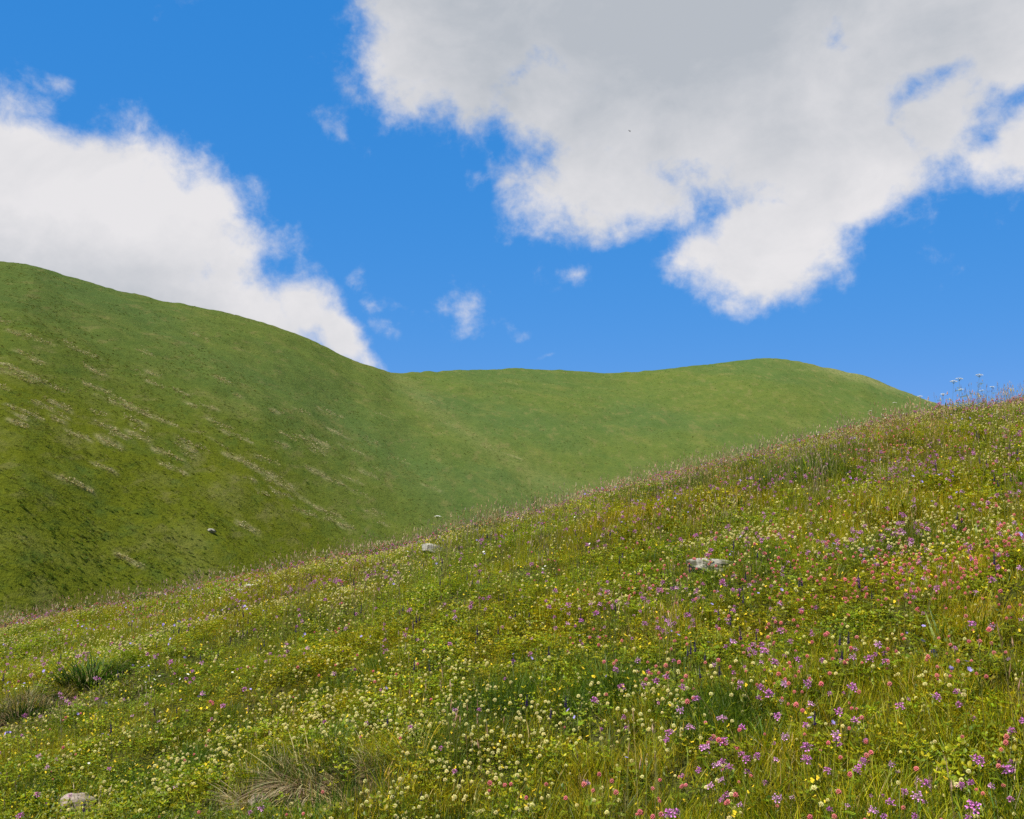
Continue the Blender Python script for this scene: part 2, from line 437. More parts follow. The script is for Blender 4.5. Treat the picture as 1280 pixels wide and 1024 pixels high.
def leaf(mb, base, az, el, length, width, col, fold=0.25, droop=0.3):
    """an oval leaflet, folded along its midrib"""
    d = Vector((math.cos(az) * math.cos(el), math.sin(az) * math.cos(el), math.sin(el)))
    s = Vector((-math.sin(az), math.cos(az), 0)); n = d.cross(s) * -1
    b = Vector(base)
    def P(t, q): return b + d * (length * t) + s * (width * q) + n * (abs(q) * width * fold - droop * length * t * t * 0.5)
    vs = [P(0, 0), P(.35, .42), P(.72, .46), P(1, 0), P(.72, -.46), P(.35, -.42), P(.5, 0)]
    mb.add(vs, [(0, 1, 6), (1, 2, 6), (2, 3, 6), (0, 6, 5), (6, 4, 5), (6, 3, 4)], col)
def tube(mb, pts, rads, col, n=4):
    vs, fs = [], []
    for i, p in enumerate(pts):
        p = Vector(p)
        t = (Vector(pts[min(i + 1, len(pts) - 1)]) - Vector(pts[max(i - 1, 0)])).normalized()
        a = t.orthogonal().normalized() if abs(t.z) < 0.9 else Vector((1, 0, 0))
        a = (a - t * a.dot(t)).normalized(); b = t.cross(a)
        for k in range(n):
            q = 2 * math.pi * k / n
            vs.append(p + (a * math.cos(q) + b * math.sin(q)) * rads[i])
    for i in range(len(pts) - 1):
        for k in range(n):
            fs.append((i * n + k, i * n + (k + 1) % n, (i + 1) * n + (k + 1) % n, (i + 1) * n + k))
    fs.append(tuple(range((len(pts) - 1) * n, len(pts) * n)))
    mb.add(vs, fs, col)
def spindle(mb, base, d, length, width, col, n=4, peak=0.55):
    """a floret: a slim body pointed at both ends"""
    d = Vector(d).normalized(); a = d.orthogonal().normalized(); b = d.cross(a); base = Vector(base)
    vs = [base] + [base + d * (length * peak) + (a * math.cos(q) + b * math.sin(q)) * (width * .5) for q in (2 * math.pi * k / n for k in range(n))] + [base + d * length]
    fs = [(0, 1 + (k + 1) % n, 1 + k) for k in range(n)] + [(n + 1, 1 + k, 1 + (k + 1) % n) for k in range(n)]
    mb.add(vs, fs, col)
def petal(mb, base, az, el, length, width, col, tipc=None):
    d = Vector((math.cos(az) * math.cos(el), math.sin(az) * math.cos(el), math.sin(el)))
    s = Vector((-math.sin(az), math.cos(az), 0)); up = Vector((0, 0, 1)); b = Vector(base)
    vs = [b, b + d * length * .55 + s * width * .45 + up * length * .05, b + d * length * .95 + s * width * .32, b + d * length * .93 - up * 0, b + d * length * .95 - s * width * .32, b + d * length * .55 - s * width * .45 + up * length * .05]
    mb.add(vs, [(0, 1, 2, 3), (0, 3, 4, 5)], col)

def new_obj(name, me, parent=None, loc=(0, 0, 0), rot=(0, 0, 0), scale=1.0, link=True):
    o = bpy.data.objects.new(name, me)
    if link: COL.objects.link(o)
    if parent is not None: o.parent = parent
    o.location = loc; o.rotation_euler = rot
    o.scale = (scale,) * 3 if isinstance(scale, (int, float)) else scale
    return o
def tag(o, label=None, cat=None, group=None, kind=None):
    for k, v in (('label', label), ('category', cat), ('group', group), ('kind', kind)):
        if v: o[k] = v
    return o

# ------------------------------------------------------------------ ground meshes
def grid_mesh(name, X, Y, Z, mat, attrs):
    nu, nv = X.shape
    vs = np.stack([X, Y, Z], -1).reshape(-1, 3).astype(np.float32)
    i = np.arange(nu - 1)[:, None] * nv + np.arange(nv - 1)[None, :]
    q = np.stack([i, i + 1, i + nv + 1, i + nv], -1).reshape(-1, 4).astype(np.int32)
    me = bpy.data.meshes.new(name)
    me.vertices.add(len(vs)); me.vertices.foreach_set('co', vs.ravel())
    me.loops.add(q.size); me.loops.foreach_set('vertex_index', q.ravel())
    me.polygons.add(len(q)); me.polygons.foreach_set('loop_start', np.arange(0, q.size, 4, dtype=np.int32))
    me.update(calc_edges=True)
    me.polygons.foreach_set('use_smooth', np.ones(len(q), bool))
    for k, v in attrs.items():
        a = me.attributes.new(k, 'FLOAT', 'POINT'); a.data.foreach_set('value', v.ravel().astype(np.float32))
    me.materials.append(mat); me.validate(); me.update()
    return me
NX0, NX1, NY0, NY1 = -21.0, 27.0, -5.0, 33.0
gx = np.arange(NX0, NX1, 0.12); gy = np.arange(NY0, NY1, 0.12)
GX, GY = np.meshgrid(gx, gy, indexing='ij')
def soil_at(x, y):
    s = 0 * x
    for b in BANKS:
        d, side = seg_dist(x, y, b)
        s = np.maximum(s, np.exp(-(d / (b[4] * 1.1)) ** 2) * np.clip(0.9 + 0.6 * fbm(x * 3, y * 3, 55, 3), 0, 1))
    return s
meadow = new_obj('meadow_slope', grid_mesh('meadow_slope', GX.T, GY.T, H(GX, GY).T, M_SOIL, {'soil': soil_at(GX, GY).T}))
tag(meadow, 'near mountain slope under the flowering meadow grass', 'ground', kind='structure')

az = np.concatenate([np.linspace(-180, -46, 60)[:-1], np.linspace(-46, 46, 760), np.linspace(46, 180, 60)[1:]])
rr = np.concatenate([np.linspace(3, 44, 30)[:-1], np.linspace(44, 130, 170)[:-1], np.linspace(130, 450, 300)[:-1], np.geomspace(450, 6000, 26)])
AZ, RR = np.meshgrid(np.radians(az), rr, indexing='ij')
FX, FY = RR * np.sin(AZ), RR * np.cos(AZ)
FZ = H(FX, FY)
inside = sstep(0, 1.5, FX - NX0) * sstep(0, 1.5, NX1 - FX) * sstep(0, 1.5, FY - NY0) * sstep(0, 1.5, NY1 - FY)
FZ = FZ - 0.45 * inside
def olive_at(x, y):
    r = np.hypot(x, y); a = np.degrees(np.arctan2(x, y)); z = H(x, y)
    e = np.degrees(np.arctan2(z, r))
    # the low, near flank of the left hill is more yellow than its crest and the bowl beyond
    low = sstep(215, 95, r) * sstep(14, -8, a)
    return np.clip(low * 1.0 + 0.7 * fbm(x / 30, y / 30, 61, 3) * low + 0.10, 0, 1)
TRACK = [hit(*p) for p in ((-60, 445), (0, 465), (90, 488), (180, 515), (255, 545), (330, 592), (385, 628), (440, 662))]
_sr = random.Random(5)
STREAKS = tuple((_sr.uniform(0, 480), _sr.uniform(0, 1), _sr.uniform(10, 30)) for _ in range(60))
STREAKS = tuple((px, 395 + px * .28 + q * 130, L) for px, q, L in STREAKS) + ((22, 418, 26), (50, 425, 30), (105, 440, 34), (115, 462, 32), (30, 515, 44), (70, 505, 34), (210, 568, 36), (120, 485, 36), (295, 545, 34), (300, 575, 40), (240, 555, 40), (350, 606, 36), (410, 640, 40), (425, 655, 36), (95, 605, 44), (20, 470, 44), (60, 480, 44), (160, 510, 50), (200, 525, 44), (330, 590, 40), (130, 585, 26), (160, 700, 30), (310, 660, 26), (360, 545, 22), (400, 560, 22), (440, 600, 22), (380, 640, 30), (275, 530, 26), (150, 545, 26), (500, 575, 22), (430, 545, 18), (540, 610, 20), (480, 520, 18), (345, 515, 18), (640, 478, 12), (610, 560, 20), (560, 530, 20), (250, 420, 20), (180, 440, 20), (640, 570, 20))
def dry_at(x, y):
    v = 0 * x
    for (px, py, L) in STREAKS:
        p, q = hit(px - L * .5, py - L * .2, 45), hit(px + L * .5, py + L * .2, 45)
        if p and q:
            m_ = (x > min(p.x, q.x) - 4) & (x < max(p.x, q.x) + 4) & (y > min(p.y, q.y) - 4) & (y < max(p.y, q.y) + 4)
            d, s_ = seg_dist(x[m_], y[m_], (p.x, p.y, q.x, q.y))
            wd = 0.30 + 0.0014 * p.length
            v[m_] = np.maximum(v[m_], (0.85 if px < 430 else 0.5) * np.exp(-(d / wd) ** 2) * np.clip(0.45 + 2.0 * fbm(x[m_] / 1.6, y[m_] / 1.6, 77, 3), 0, 1))
    for i in range(len(TRACK) - 1):
        d, s_ = seg_dist(x, y, (TRACK[i].x, TRACK[i].y, TRACK[i + 1].x, TRACK[i + 1].y))
        v = np.maximum(v, 0.50 * np.exp(-(d / 0.9) ** 2) * np.clip(0.35 + 2.2 * fbm(x / 3, y / 3, 71, 3), 0, 1))
    g = [hit(*p) for p in ((494, 470), (545, 515), (610, 560), (690, 605))]
    for i in range(len(g) - 1):
        d, s_ = seg_dist(x, y, (g[i].x, g[i].y, g[i + 1].x, g[i + 1].y))
        v = np.maximum(v, 0.13 * np.exp(-(d / 6.0) ** 2))
    # stony crest of the far right hill
    r = np.hypot(x, y); a = np.arctan2(x, y)
    r1 = np.interp(a, _fine, _R1)
    v = np.maximum(v, 0.50 * sstep(26, 0, np.abs(r - r1)) * sstep(R(13), R(20), a) * np.clip(0.6 + fbm(x / 8, y / 8, 81, 2), 0, 1))
    return v
hill = new_obj('hillside', grid_mesh('hillside', FX.T, FY.T, FZ.T, M_HILL, {'olive': olive_at(FX, FY).T, 'dry': dry_at(FX, FY).T}))
tag(hill, 'smooth green grassy mountainside with rounded ridge and saddle', 'hill', kind='structure')

# ------------------------------------------------------------------ instanced ground cover ("stuff")
def scatter(name, pts, rots, scls, idx, sources, label, cat):
    """one object whose points carry copies of the source meshes"""
    me = bpy.data.meshes.new(name + '_points')
    me.vertices.add(len(pts)); me.vertices.foreach_set('co', np.asarray(pts, np.float32).ravel())
    for k, ty, data, fld in (('rot', 'FLOAT_VECTOR', rots, 'vector'), ('scl', 'FLOAT', scls, 'value'), ('idx', 'INT', idx, 'value')):
        a = me.attributes.new(k, ty, 'POINT'); a.data.foreach_set(fld, np.asarray(data, np.int32 if ty == 'INT' else np.float32).ravel())
    me.update()
    o = new_obj(name, me)
    src = bpy.data.collections.new(name + '_sources')
    for i, m in enumerate(sources):
        so = bpy.data.objects.new('%s_%02d' % (name, i), m); src.objects.link(so)
    ng = bpy.data.node_groups.new(name, 'GeometryNodeTree')
    ng.interface.new_socket('Geometry', in_out='INPUT', socket_type='NodeSocketGeometry')
    ng.interface.new_socket('Geometry', in_out='OUTPUT', socket_type='NodeSocketGeometry')
    gi = ng.nodes.new('NodeGroupInput'); go = ng.nodes.new('NodeGroupOutput')
    ci = ng.nodes.new('GeometryNodeCollectionInfo'); ci.inputs['Collection'].default_value = src
    ci.inputs['Separate Children'].default_value = True; ci.inputs['Reset Children'].default_value = True
    ip = ng.nodes.new('GeometryNodeInstanceOnPoints')
    ip.inputs['Pick Instance'].default_value = True
    def attr(nm, ty):
        q = ng.nodes.new('GeometryNodeInputNamedAttribute'); q.data_type = ty; q.inputs['Name'].default_value = nm
        return [s for s in q.outputs if s.enabled and s.name == 'Attribute'][0]
    e2r = ng.nodes.new('FunctionNodeEulerToRotation')
    L = ng.links.new
    L(gi.outputs[0], ip.inputs['Points']); L(ci.outputs[0], ip.inputs['Instance'])
    L(attr('idx', 'INT'), ip.inputs['Instance Index'])
    L(attr('rot', 'FLOAT_VECTOR'), e2r.inputs[0]); L(e2r.outputs[0], ip.inputs['Rotation'])
    L(attr('scl', 'FLOAT'), ip.inputs['Scale'])
    L(ip.outputs[0], go.inputs[0])
    md = o.modifiers.new('scatter', 'NODES'); md.node_group = ng
    tag(o, label, cat, kind='stuff')
    return o

# colours (linear)
G1 = (0.235, 0.250, 0.006); G2 = (0.145, 0.198, 0.006); G3 = (0.310, 0.280, 0.008); G4 = (0.062, 0.108, 0.006)
STRAW = (0.34, 0.27, 0.10); STRAW2 = (0.42, 0.34, 0.17); REDBR = (0.16, 0.075, 0.04)

def grass_tuft(seed, n, rad, hmin, hmax, wid, pal, dry=0.08):
    r = random.Random(seed); mb = MB()
    for i in range(n):
        a = r.uniform(0, 2 * math.pi); q = rad * math.sqrt(r.random())
        c = r.choice(pal) if r.random() > dry else r.choice((STRAW, STRAW2))
        L = r.uniform(hmin, hmax) * (1 - 0.25 * q / rad)
        blade(mb, (q * math.cos(a), q * math.sin(a), -0.02), r.uniform(0, 6.283), L, wid * r.uniform(0.6, 1.35), r.uniform(0, 0.55), r.uniform(0.1, 1.3), jit(c, 0.22, r), 3, r.uniform(-0.8, 0.8))
    return mb.mesh('grass_tuft', M_GRASS)
def herb_clump(seed, n, rad, h, size, pal):
    r = random.Random(seed); mb = MB()
    for i in range(n):
        a = r.uniform(0, 2 * math.pi); q = rad * math.sqrt(r.random()); hh = h * r.uniform(0.35, 1.0)
        bx_, by_ = q * math.cos(a), q * math.sin(a)
        c = jit(r.choice(pal), 0.2, r)
        blade(mb, (bx_, by_, -0.02), r.uniform(0, 6.28), hh + 0.02, 0.003, 0.0, 0.05, c, 2)
        a0 = r.uniform(0, 6.28); s = size * r.uniform(0.7, 1.3); el = r.uniform(0.0, 0.6)
        for k in range(3):
            leaf(mb, (bx_, by_, hh), a0 + k * 2.09, el + r.uniform(-.2, .2), s, s * 0.7, jit(c, 0.1, r))
    return mb.mesh('herb_clump', M_HERB)
def lance_clump(seed, n, rad, h, pal, wid=0.012):
    r = random.Random(seed); mb = MB()
    for i in range(n):
        a = r.uniform(0, 2 * math.pi); q = rad * r.random()
        blade(mb, (q * math.cos(a), q * math.sin(a), -0.02), a + r.uniform(-.6, .6), h * r.uniform(.6, 1.1), wid * r.uniform(.6, 1.3), r.uniform(.1, .7), r.uniform(.3, 1.2), jit(r.choice(pal), 0.2, r), 4)
    return mb.mesh('lance_clump', M_HERB)
def grass_stalks(seed, n, rad, hmin, hmax):
    """flowering grass: thin culms with brown-purple or straw panicles"""
    r = random.Random(seed); mb = MB()
    for i in range(n):
        a = r.uniform(0, 6.283); q = rad * math.sqrt(r.random()); L = r.uniform(hmin, hmax); la = r.uniform(0, 6.283); lean = r.uniform(0, 0.22)
        b = Vector((q * math.cos(a), q * math.sin(a), -0.02))
        tip = b + Vector((math.cos(la) * lean * L, math.sin(la) * lean * L, L)); midp = (b + tip) / 2 + Vector((0, 0, L * 0.02)) - Vector((math.cos(la), math.sin(la), 0)) * lean * L * 0.15
        sc_ = jit(r.choice(((0.16, 0.17, 0.04), (0.20, 0.17, 0.06), (0.12, 0.13, 0.03))), 0.2, r)
        tube(mb, [b, midp, tip], [0.0012, 0.001, 0.0008], sc_, 3)
        hc = r.choice(((0.16, 0.10, 0.07), (0.26, 0.18, 0.11), (0.36, 0.27, 0.16), (0.42, 0.35, 0.20), (0.34, 0.24, 0.19)))
        d = (tip - midp).normalized(); hl = r.uniform(0.035, 0.075)
        if r.random() < 0.6:
            spindle(mb, tip - d * 0.01, d, hl, r.uniform(0.005, 0.009), jit(hc, 0.2, r), 4, 0.4)
        else:
            for k in range(9):
                e = Vector((r.uniform(-1, 1), r.uniform(-1, 1), r.uniform(0.2, 1.2))) * 0.6 + d
                spindle(mb, tip - d * hl * r.uniform(0, 1), e, r.uniform(0.012, 0.022), 0.004, jit(hc, 0.2, r), 3)
    return mb.mesh('grass_stalks', M_STEM)

PAL = [G1, G1, G2, G3, G3, G4]
tufts = [grass_tuft(100 + i, 95, 0.16, 0.07, 0.20, 0.0042, PAL, 0.035) for i in range(6)]
tufts += [grass_tuft(120 + i, 80, 0.13, 0.10, 0.27, 0.0036, [G1, G3, G3, G2], 0.05) for i in range(4)]
dark_tufts = [grass_tuft(130 + i, 110, 0.13, 0.12, 0.30, 0.0034, [G4, (0.050, 0.105, 0.008), (0.09, 0.15, 0.009)], 0.02) for i in range(3)]
herbs = [herb_clump(140 + i, 46, 0.15, 0.12, 0.0155, [G2, G1, G4, G2, G1]) for i in range(4)]
herbs += [herb_clump(150 + i, 36, 0.14, 0.16, 0.018, [G1, G2, (0.15, 0.20, 0.01)]) for i in range(2)]
lances = [lance_clump(160 + i, 26, 0.05, 0.20, [G2, G1, G4, (0.09, 0.15, 0.03)]) for i in range(3)]

# points of the near meadow: a wedge in front of the camera, wider than the view
def wedge(n, r0, r1, a0=-38, a1=38):
    r = np.sqrt(rng.uniform(r0 * r0, r1 * r1, n)); a = np.radians(rng.uniform(a0, a1, n))
    return r * np.sin(a), r * np.cos(a)
def drop(x, y, dz=0.0):
    return np.stack([x, y, H(x, y) + dz], -1)
def rots(n, tilt=0.18):
    return np.stack([rng.normal(0, tilt, n), rng.normal(0, tilt, n), rng.uniform(0, 6.283, n)], -1)
GAREA = (38 * 2 / 360) * math.pi * (25.0 ** 2 - 2.2 ** 2)
x, y = wedge(int(GAREA * 165), 2.2, 25.0)
keep = soil_at(x, y) < 0.5
x, y = x[keep], y[keep]
n = len(x)
tall = np.clip(0.5 + 1.5 * fbm(x / 2.2, y / 2.2, 91, 3), 0, 1)
herbm = np.clip(0.42 + 1.7 * fbm(x / 1.6, y / 1.6, 95, 3), 0, 1)
u = rng.random(n)
idx = np.where(rng.random(n) < tall * 0.55, 6 + (u * 4).astype(int), (u * 6).astype(int))
uh = rng.random(n)
idx = np.where(rng.random(n) < herbm * 0.75, 10 + (uh * 6).astype(int), idx)
idx = np.where(rng.random(n) < 0.03, 16 + (uh * 3).astype(int), idx)
darkm = np.clip(2.6 * (fbm(x / 1.5, y / 1.5, 97, 3) - 0.20), 0, 1)
for (px, py, rad) in ((1010, 596, .75), (845, 622, .6), (765, 875, .28), (560, 955, .30), (900, 905, .22), (640, 880, .25), (250, 960, .3), (330, 700, .5), (420, 870, .3), (1130, 690, .3)):
    p = hit(px, py)
    if p: darkm = np.maximum(darkm, np.exp(-((x - p.x) ** 2 + (y - p.y) ** 2) / rad ** 2))
idx = np.where(rng.random(n) < darkm * 0.9, 19 + (u * 3).astype(int), idx)
scl = rng.uniform(0.65, 1.15, n) * (0.60 + 0.38 * tall)
scatter('meadow_grass', drop(x, y), rots(n), scl, idx, tufts + herbs + lances + dark_tufts, 'dense short green and olive meadow grass and leafy herbs covering the near slope', 'grass')

# flowering grass stalks: thick along the brow and in a few swathes
stalks = [grass_stalks(200 + i, 9, 0.14, 0.30, 0.52) for i in range(5)]
x, y = wedge(9000, 2.6, 25.0)
w = np.clip(-0.10 + 1.3 * fbm(x / 3.0, y / 3.0, 101, 3), 0, 1) + 0.22 * sstep(11, 16, y)
for (px, py, rad, amp) in ((450, 742, 1.6, .9), (880, 640, 1.6, .8), (1000, 600, 1.5, .8), (1150, 560, 2.2, .8), (830, 690, 1.0, .7), (560, 705, 1.2, .6)):
    p = hit(px, py)
    if p: w = w + amp * np.exp(-((x - p.x) ** 2 + (y - p.y) ** 2) / rad ** 2)
keep = rng.random(len(x)) < (w * sstep(4, 8, np.hypot(x, y)) * 0.62 + .05)
x, y = x[keep], y[keep]; n = len(x)
scatter('flowering_grass', drop(x, y), rots(n, 0.08), rng.uniform(0.55, 0.9, n), rng.integers(0, 5, n), stalks, 'thin tall grass stalks with brown and straw seed heads', 'grass')

# dry straw in the turf
def straw_tuft(seed, n, rad, L, lean):
    r = random.Random(seed); mb = MB()
    for i in range(n):
        a = r.uniform(0, 6.283); q = rad * math.sqrt(r.random())
        blade(mb, (q * math.cos(a), q * math.sin(a), -0.01), a + r.uniform(-.9, .9), L * r.uniform(.5, 1.1), 0.0035, r.uniform(.2, lean), r.uniform(.4, 1.5), jit(r.choice((STRAW, STRAW2, (0.30, 0.26, 0.13), (0.22, 0.17, 0.09))), 0.2, r), 3, r.uniform(-1, 1))
    return mb.mesh('straw_tuft', M_DRY)
straws = [straw_tuft(300 + i, 40, 0.10, 0.17, 1.0) for i in range(3)]
x, y = wedge(1500, 2.4, 24.0)
keep = rng.random(len(x)) < np.clip(0.10 + 0.9 * fbm(x / 2.0, y / 2.0, 111, 3), 0, 1)
x, y = x[keep], y[keep]
xs = np.concatenate([np.concatenate([b[0] + (b[2] - b[0]) * t + rng.normal(0, b[4] * .9, 70)]) for b in BANKS for t in [rng.random(70)]])
ts = np.concatenate([b[1] + (b[3] - b[1]) * rng.random(70) + rng.normal(0, b[4] * .9, 70) for b in BANKS])
x, y = np.concatenate([x, xs]), np.concatenate([y, ts]); n = len(x)
scatter('dry_grass', drop(x, y), rots(n, 0.2), rng.uniform(0.5, 1.0, n), rng.integers(0, 3, n), straws, 'pale straw coloured dead grass wisps scattered through the meadow', 'dry grass')

# ------------------------------------------------------------------ flowering plants
STEMC = (0.13, 0.15, 0.02)
def stem_mesh(h, lean, rad, col=STEMC):
    mb = MB(); tube(mb, [(0, 0, -0.03), (lean * 0.35, 0, h * 0.5), (lean, 0, h)], [rad, rad * .85, rad * .65], col, 5)
    return mb.mesh('stem', M_STEM)
def head_clover(seed, rad, col, col2, tall_=1.0, nf=34):
    r = random.Random(seed); mb = MB(); g = math.pi * (3 - math.sqrt(5))
    for i in range(nf):
        zc = 1 - 1.75 * (i + .5) / nf; q = math.sqrt(max(0, 1 - zc * zc)); a = g * i
        d = Vector((q * math.cos(a), q * math.sin(a), zc * tall_ + 0.15))
        c = jit(col if zc > -0.25 else col2, 0.14, r)
        spindle(mb, d * rad * 0.15, d, rad * 0.95 * r.uniform(.85, 1.12), rad * 0.42, c, 4, 0.68)
    return mb.mesh('flower_head', M_PETAL)
def head_betony(seed, rad, col):
    r = random.Random(seed); mb = MB()
    for i in range(22):
        a = r.uniform(0, 6.283); el = r.uniform(-.35, 1.1); ll = rad * r.uniform(.6, 1.25)
        d = Vector((math.cos(a) * math.cos(el), math.sin(a) * math.cos(el), math.sin(el) * .75))
        b = Vector((r.uniform(-.2, .2), r.uniform(-.2, .2), r.uniform(-.5, .35))) * rad
        c = jit(col, 0.25, r)
        spindle(mb, b, d, ll * .8, rad * .13, jit((col[0] * .6, col[1] * .7, col[2] * .55), .2, r), 3, 0.7)
        e = b + d * ll * .7
        petal(mb, e, a + r.uniform(-.5, .5), el + r.uniform(.4, .9), rad * .36, rad * .30, c); petal(mb, e, a + r.uniform(-.5, .5), el - r.uniform(.2, .8), rad * .46, rad * .40, jit(tuple(min(1, q * 1.3) for q in col), .2, r))
    return mb.mesh('flower_head', M_PETAL)
def head_geranium(seed, rad, col):
    r = random.Random(seed); mb = MB()
    for i in range(5):
        petal(mb, (0, 0, 0), 6.283 * i / 5, 0.35, rad, rad * .85, jit(col, 0.12, r))
    spindle(mb, (0, 0, -.002), (0, 0, 1), rad * .45, rad * .2, (0.45, 0.40, 0.45), 4)
    return mb.mesh('flower_head', M_PETAL)
def head_spike(seed, h, rad, col, col2):
    r = random.Random(seed); mb = MB()
    rows = 17
    for i in range(rows):
        t = i / (rows - 1)
        for k in range(6):
            a = 6.283 * k / 6 + i * .5 + r.uniform(-.4, .4); rr_ = rad * (1 - .65 * t) * r.uniform(.75, 1.2)
            c = jit(col if t < .75 else col2, .22, r)
            d = Vector((math.cos(a), math.sin(a), .7))
            spindle(mb, (0, 0, h * (t + r.uniform(-.03, .03))), d, rr_ * 1.3 * r.uniform(.8, 1.2), rr_ * .55, c, 4, .65)
    return mb.mesh('flower_head', M_PETAL)
def head_yellow(seed, rad, col, n=5, k=3):
    r = random.Random(seed); mb = MB()
    for j in range(k):
        o = Vector((r.uniform(-1, 1), r.uniform(-1, 1), r.uniform(-.6, .4))) * rad * (1.5 if k > 1 else 0)
        t = r.uniform(0, 6)
        for i in range(n): petal(mb, o, t + 6.283 * i / n, .25, rad, rad * 1.1, jit(col, .12, r))
        tube(mb, [Vector((0, 0, -rad * 3)), o], [.0007, .0006], STEMC, 3)
    return mb.mesh('flower_head', M_PETAL)
def head_daisy(seed, rad):
    r = random.Random(seed); mb = MB()
    for i in range(14): petal(mb, (0, 0, 0), 6.283 * i / 14, .12 + r.uniform(-.1, .1), rad, rad * .36, jit((0.72, 0.71, 0.66), .06, r))
    spindle(mb, (0, 0, -rad * .15), (0, 0, 1), rad * .4, rad * .7, (0.6, 0.42, 0.03), 6, .5)
    return mb.mesh('flower_head', M_PETAL)
def head_umbel(seed, rad, col):
    r = random.Random(seed); mb = MB()
    for i in range(15):
        a = i * 2.4; q = rad * math.sqrt((i + .5) / 15); e = Vector((q * math.cos(a), q * math.sin(a), rad * .35 * (1 - (q / rad) ** 2)))
        tube(mb, [Vector((0, 0, -rad * .5)), e], [.0011, .0007], STEMC, 3)
        for k in range(7):
            b = e + Vector((r.uniform(-1, 1), r.uniform(-1, 1), r.uniform(-.2, .35))) * rad * .16
            spindle(mb, b - Vector((0, 0, .002)), (0, 0, 1), rad * .10, rad * .15, jit(col, .08, r), 4)
    return mb.mesh('flower_head', M_PETAL)
def leaf_trefoil(seed, s, col):
    r = random.Random(seed); mb = MB()
    tube(mb, [(0, 0, 0), (s * 1.1, 0, s * .9)], [.0008, .0007], STEMC, 3)
    for k in (-1.1, 0, 1.1): leaf(mb, (s * 1.1, 0, s * .9), k, .25, s, s * .62, jit(col, .1, r))
    return mb.mesh('leaf', M_HERB)
def leaf_lance(seed, s, col, w=.3):
    mb = MB(); leaf(mb, (0, 0, 0), 0, .55, s, s * w, col, .3, .8)
    return mb.mesh('leaf', M_HERB)
def leaf_pinnate(seed, s, col):
    r = random.Random(seed); mb = MB(); pts = [Vector((s * t, 0, s * (.75 * t - .45 * t * t))) for t in (0, .35, .7, 1)]
    tube(mb, pts, [.0009, .0008, .0006, .0005], STEMC, 3)
    for i in range(6):
        t = .25 + .7 * i / 5; p = Vector((s * t, 0, s * (.75 * t - .45 * t * t)))
        for sg in (-1, 1): leaf(mb, p, sg * 1.25, .15, s * .30, s * .11, jit(col, .12, r))
    return mb.mesh('leaf', M_HERB)
def leaf_palmate(seed, s, col):
    r = random.Random(seed); mb = MB(); tube(mb, [(0, 0, 0), (s * .8, 0, s * .7)], [.0009, .0008], STEMC, 3)
    for k in range(5): leaf(mb, (s * .8, 0, s * .7), -1.5 + .75 * k, .12, s * .7, s * .3, jit(col, .1, r))
    return mb.mesh('leaf', M_HERB)

CREAM = (0.70, 0.64, 0.27); CREAM2 = (0.55, 0.50, 0.15); PINK = (0.62, 0.19, 0.18); PINK2 = (0.45, 0.13, 0.10)
PURP = (0.43, 0.14, 0.37); BLUE = (0.32, 0.25, 0.56); INDIGO = (0.060, 0.030, 0.12); YEL = (0.62, 0.46, 0.03); ROSE = (0.70, 0.48, 0.40)
LG = (0.155, 0.205, 0.009)
class Kind: pass
def kind(name, label, cat, group, heads, hts, rad, leaves, nleaf, leaf_z, stem_col=STEMC, lean=.03, tilt=0.0):
    k = Kind(); k.name, k.label, k.cat, k.group = name, label, cat, group
    k.var = []
    for i, hm in enumerate(heads):
        h = hts[i % len(hts)]; ln = lean * (0.4 + .6 * i)
        st = stem_mesh(h, ln, rad, stem_col)
        lv = [(leaves[(i + j) % len(leaves)], (ln * (z_ / h) ** 1.3, 0, z_), (0, 0, 2.2 * j + i)) for j, z_ in enumerate([leaf_z * h * (1 + 1.1 * q) / (1 + 1.1 * nleaf) * 1.6 for q in range(nleaf)])]
        k.var.append((st, hm, (ln, 0, h), lv, (0, tilt * (.6 + .4 * i), 0)))
    k.joined = [join_variant(v) for v in k.var]
    return k
def join_variant(v):
    """the same plant as one mesh, for the far multitude"""
    st, hm, hp, lv, he = v
    parts = [(st, Matrix.Identity(4)), (hm, Matrix.Translation(hp) @ Euler(he).to_matrix().to_4x4())] + [(m, Matrix.Translation(p) @ Euler(e).to_matrix().to_4x4()) for m, p, e in lv]
    vs, fs, cs, mi, mats = [], [], [], [], []
    for m, M in parts:
        k0 = len(vs); vs += [M @ q.co for q in m.vertices]; fs += [tuple(i + k0 for i in p.vertices) for p in m.polygons]
        a = np.empty(len(m.vertices) * 4, np.float32); m.attributes['col'].data.foreach_get('color', a); cs.append(a)
        if m.materials[0] not in mats: mats.append(m.materials[0])
        mi += [mats.index(m.materials[0])] * len(m.polygons)
    me = bpy.data.meshes.new('plant'); me.from_pydata([tuple(q) for q in vs], [], fs)
    a = me.attributes.new('col', 'FLOAT_COLOR', 'POINT'); a.data.foreach_set('color', np.concatenate(cs))
    for m in mats: me.materials.append(m)
    me.polygons.foreach_set('material_index', mi); me.update()
    return me
LANDMARKS = [(hit(882, 712), 0.75, 'beside the flat limestone slab'), (hit(96, 1012), 0.55, 'beside the tan stone'), (hit(118, 866), 0.8, 'around the dark sedge tussock'),
             (hit(30, 900), 0.6, 'at the foot of the small turf bank'), (hit(765, 872), 0.6, 'round the deep green hair grass tussock'), (hit(1015, 600), 1.3, 'round the broad dark tussock below the brow'),
             (hit(520, 950), 0.5, 'beside the arching olive tussock'), (hit(385, 995), 0.7, 'by the eroded bank with dead straw'), (hit(542, 694), 1.0, 'near the pale stone on the brow')]
def where(loc):
    for p, rad, txt in LANDMARKS:
        if math.hypot(loc[0] - p.x, loc[1] - p.y) < rad: return txt
    return 'on the brow of the slope' if loc[1] > 12.5 else 'out in the open meadow grass'
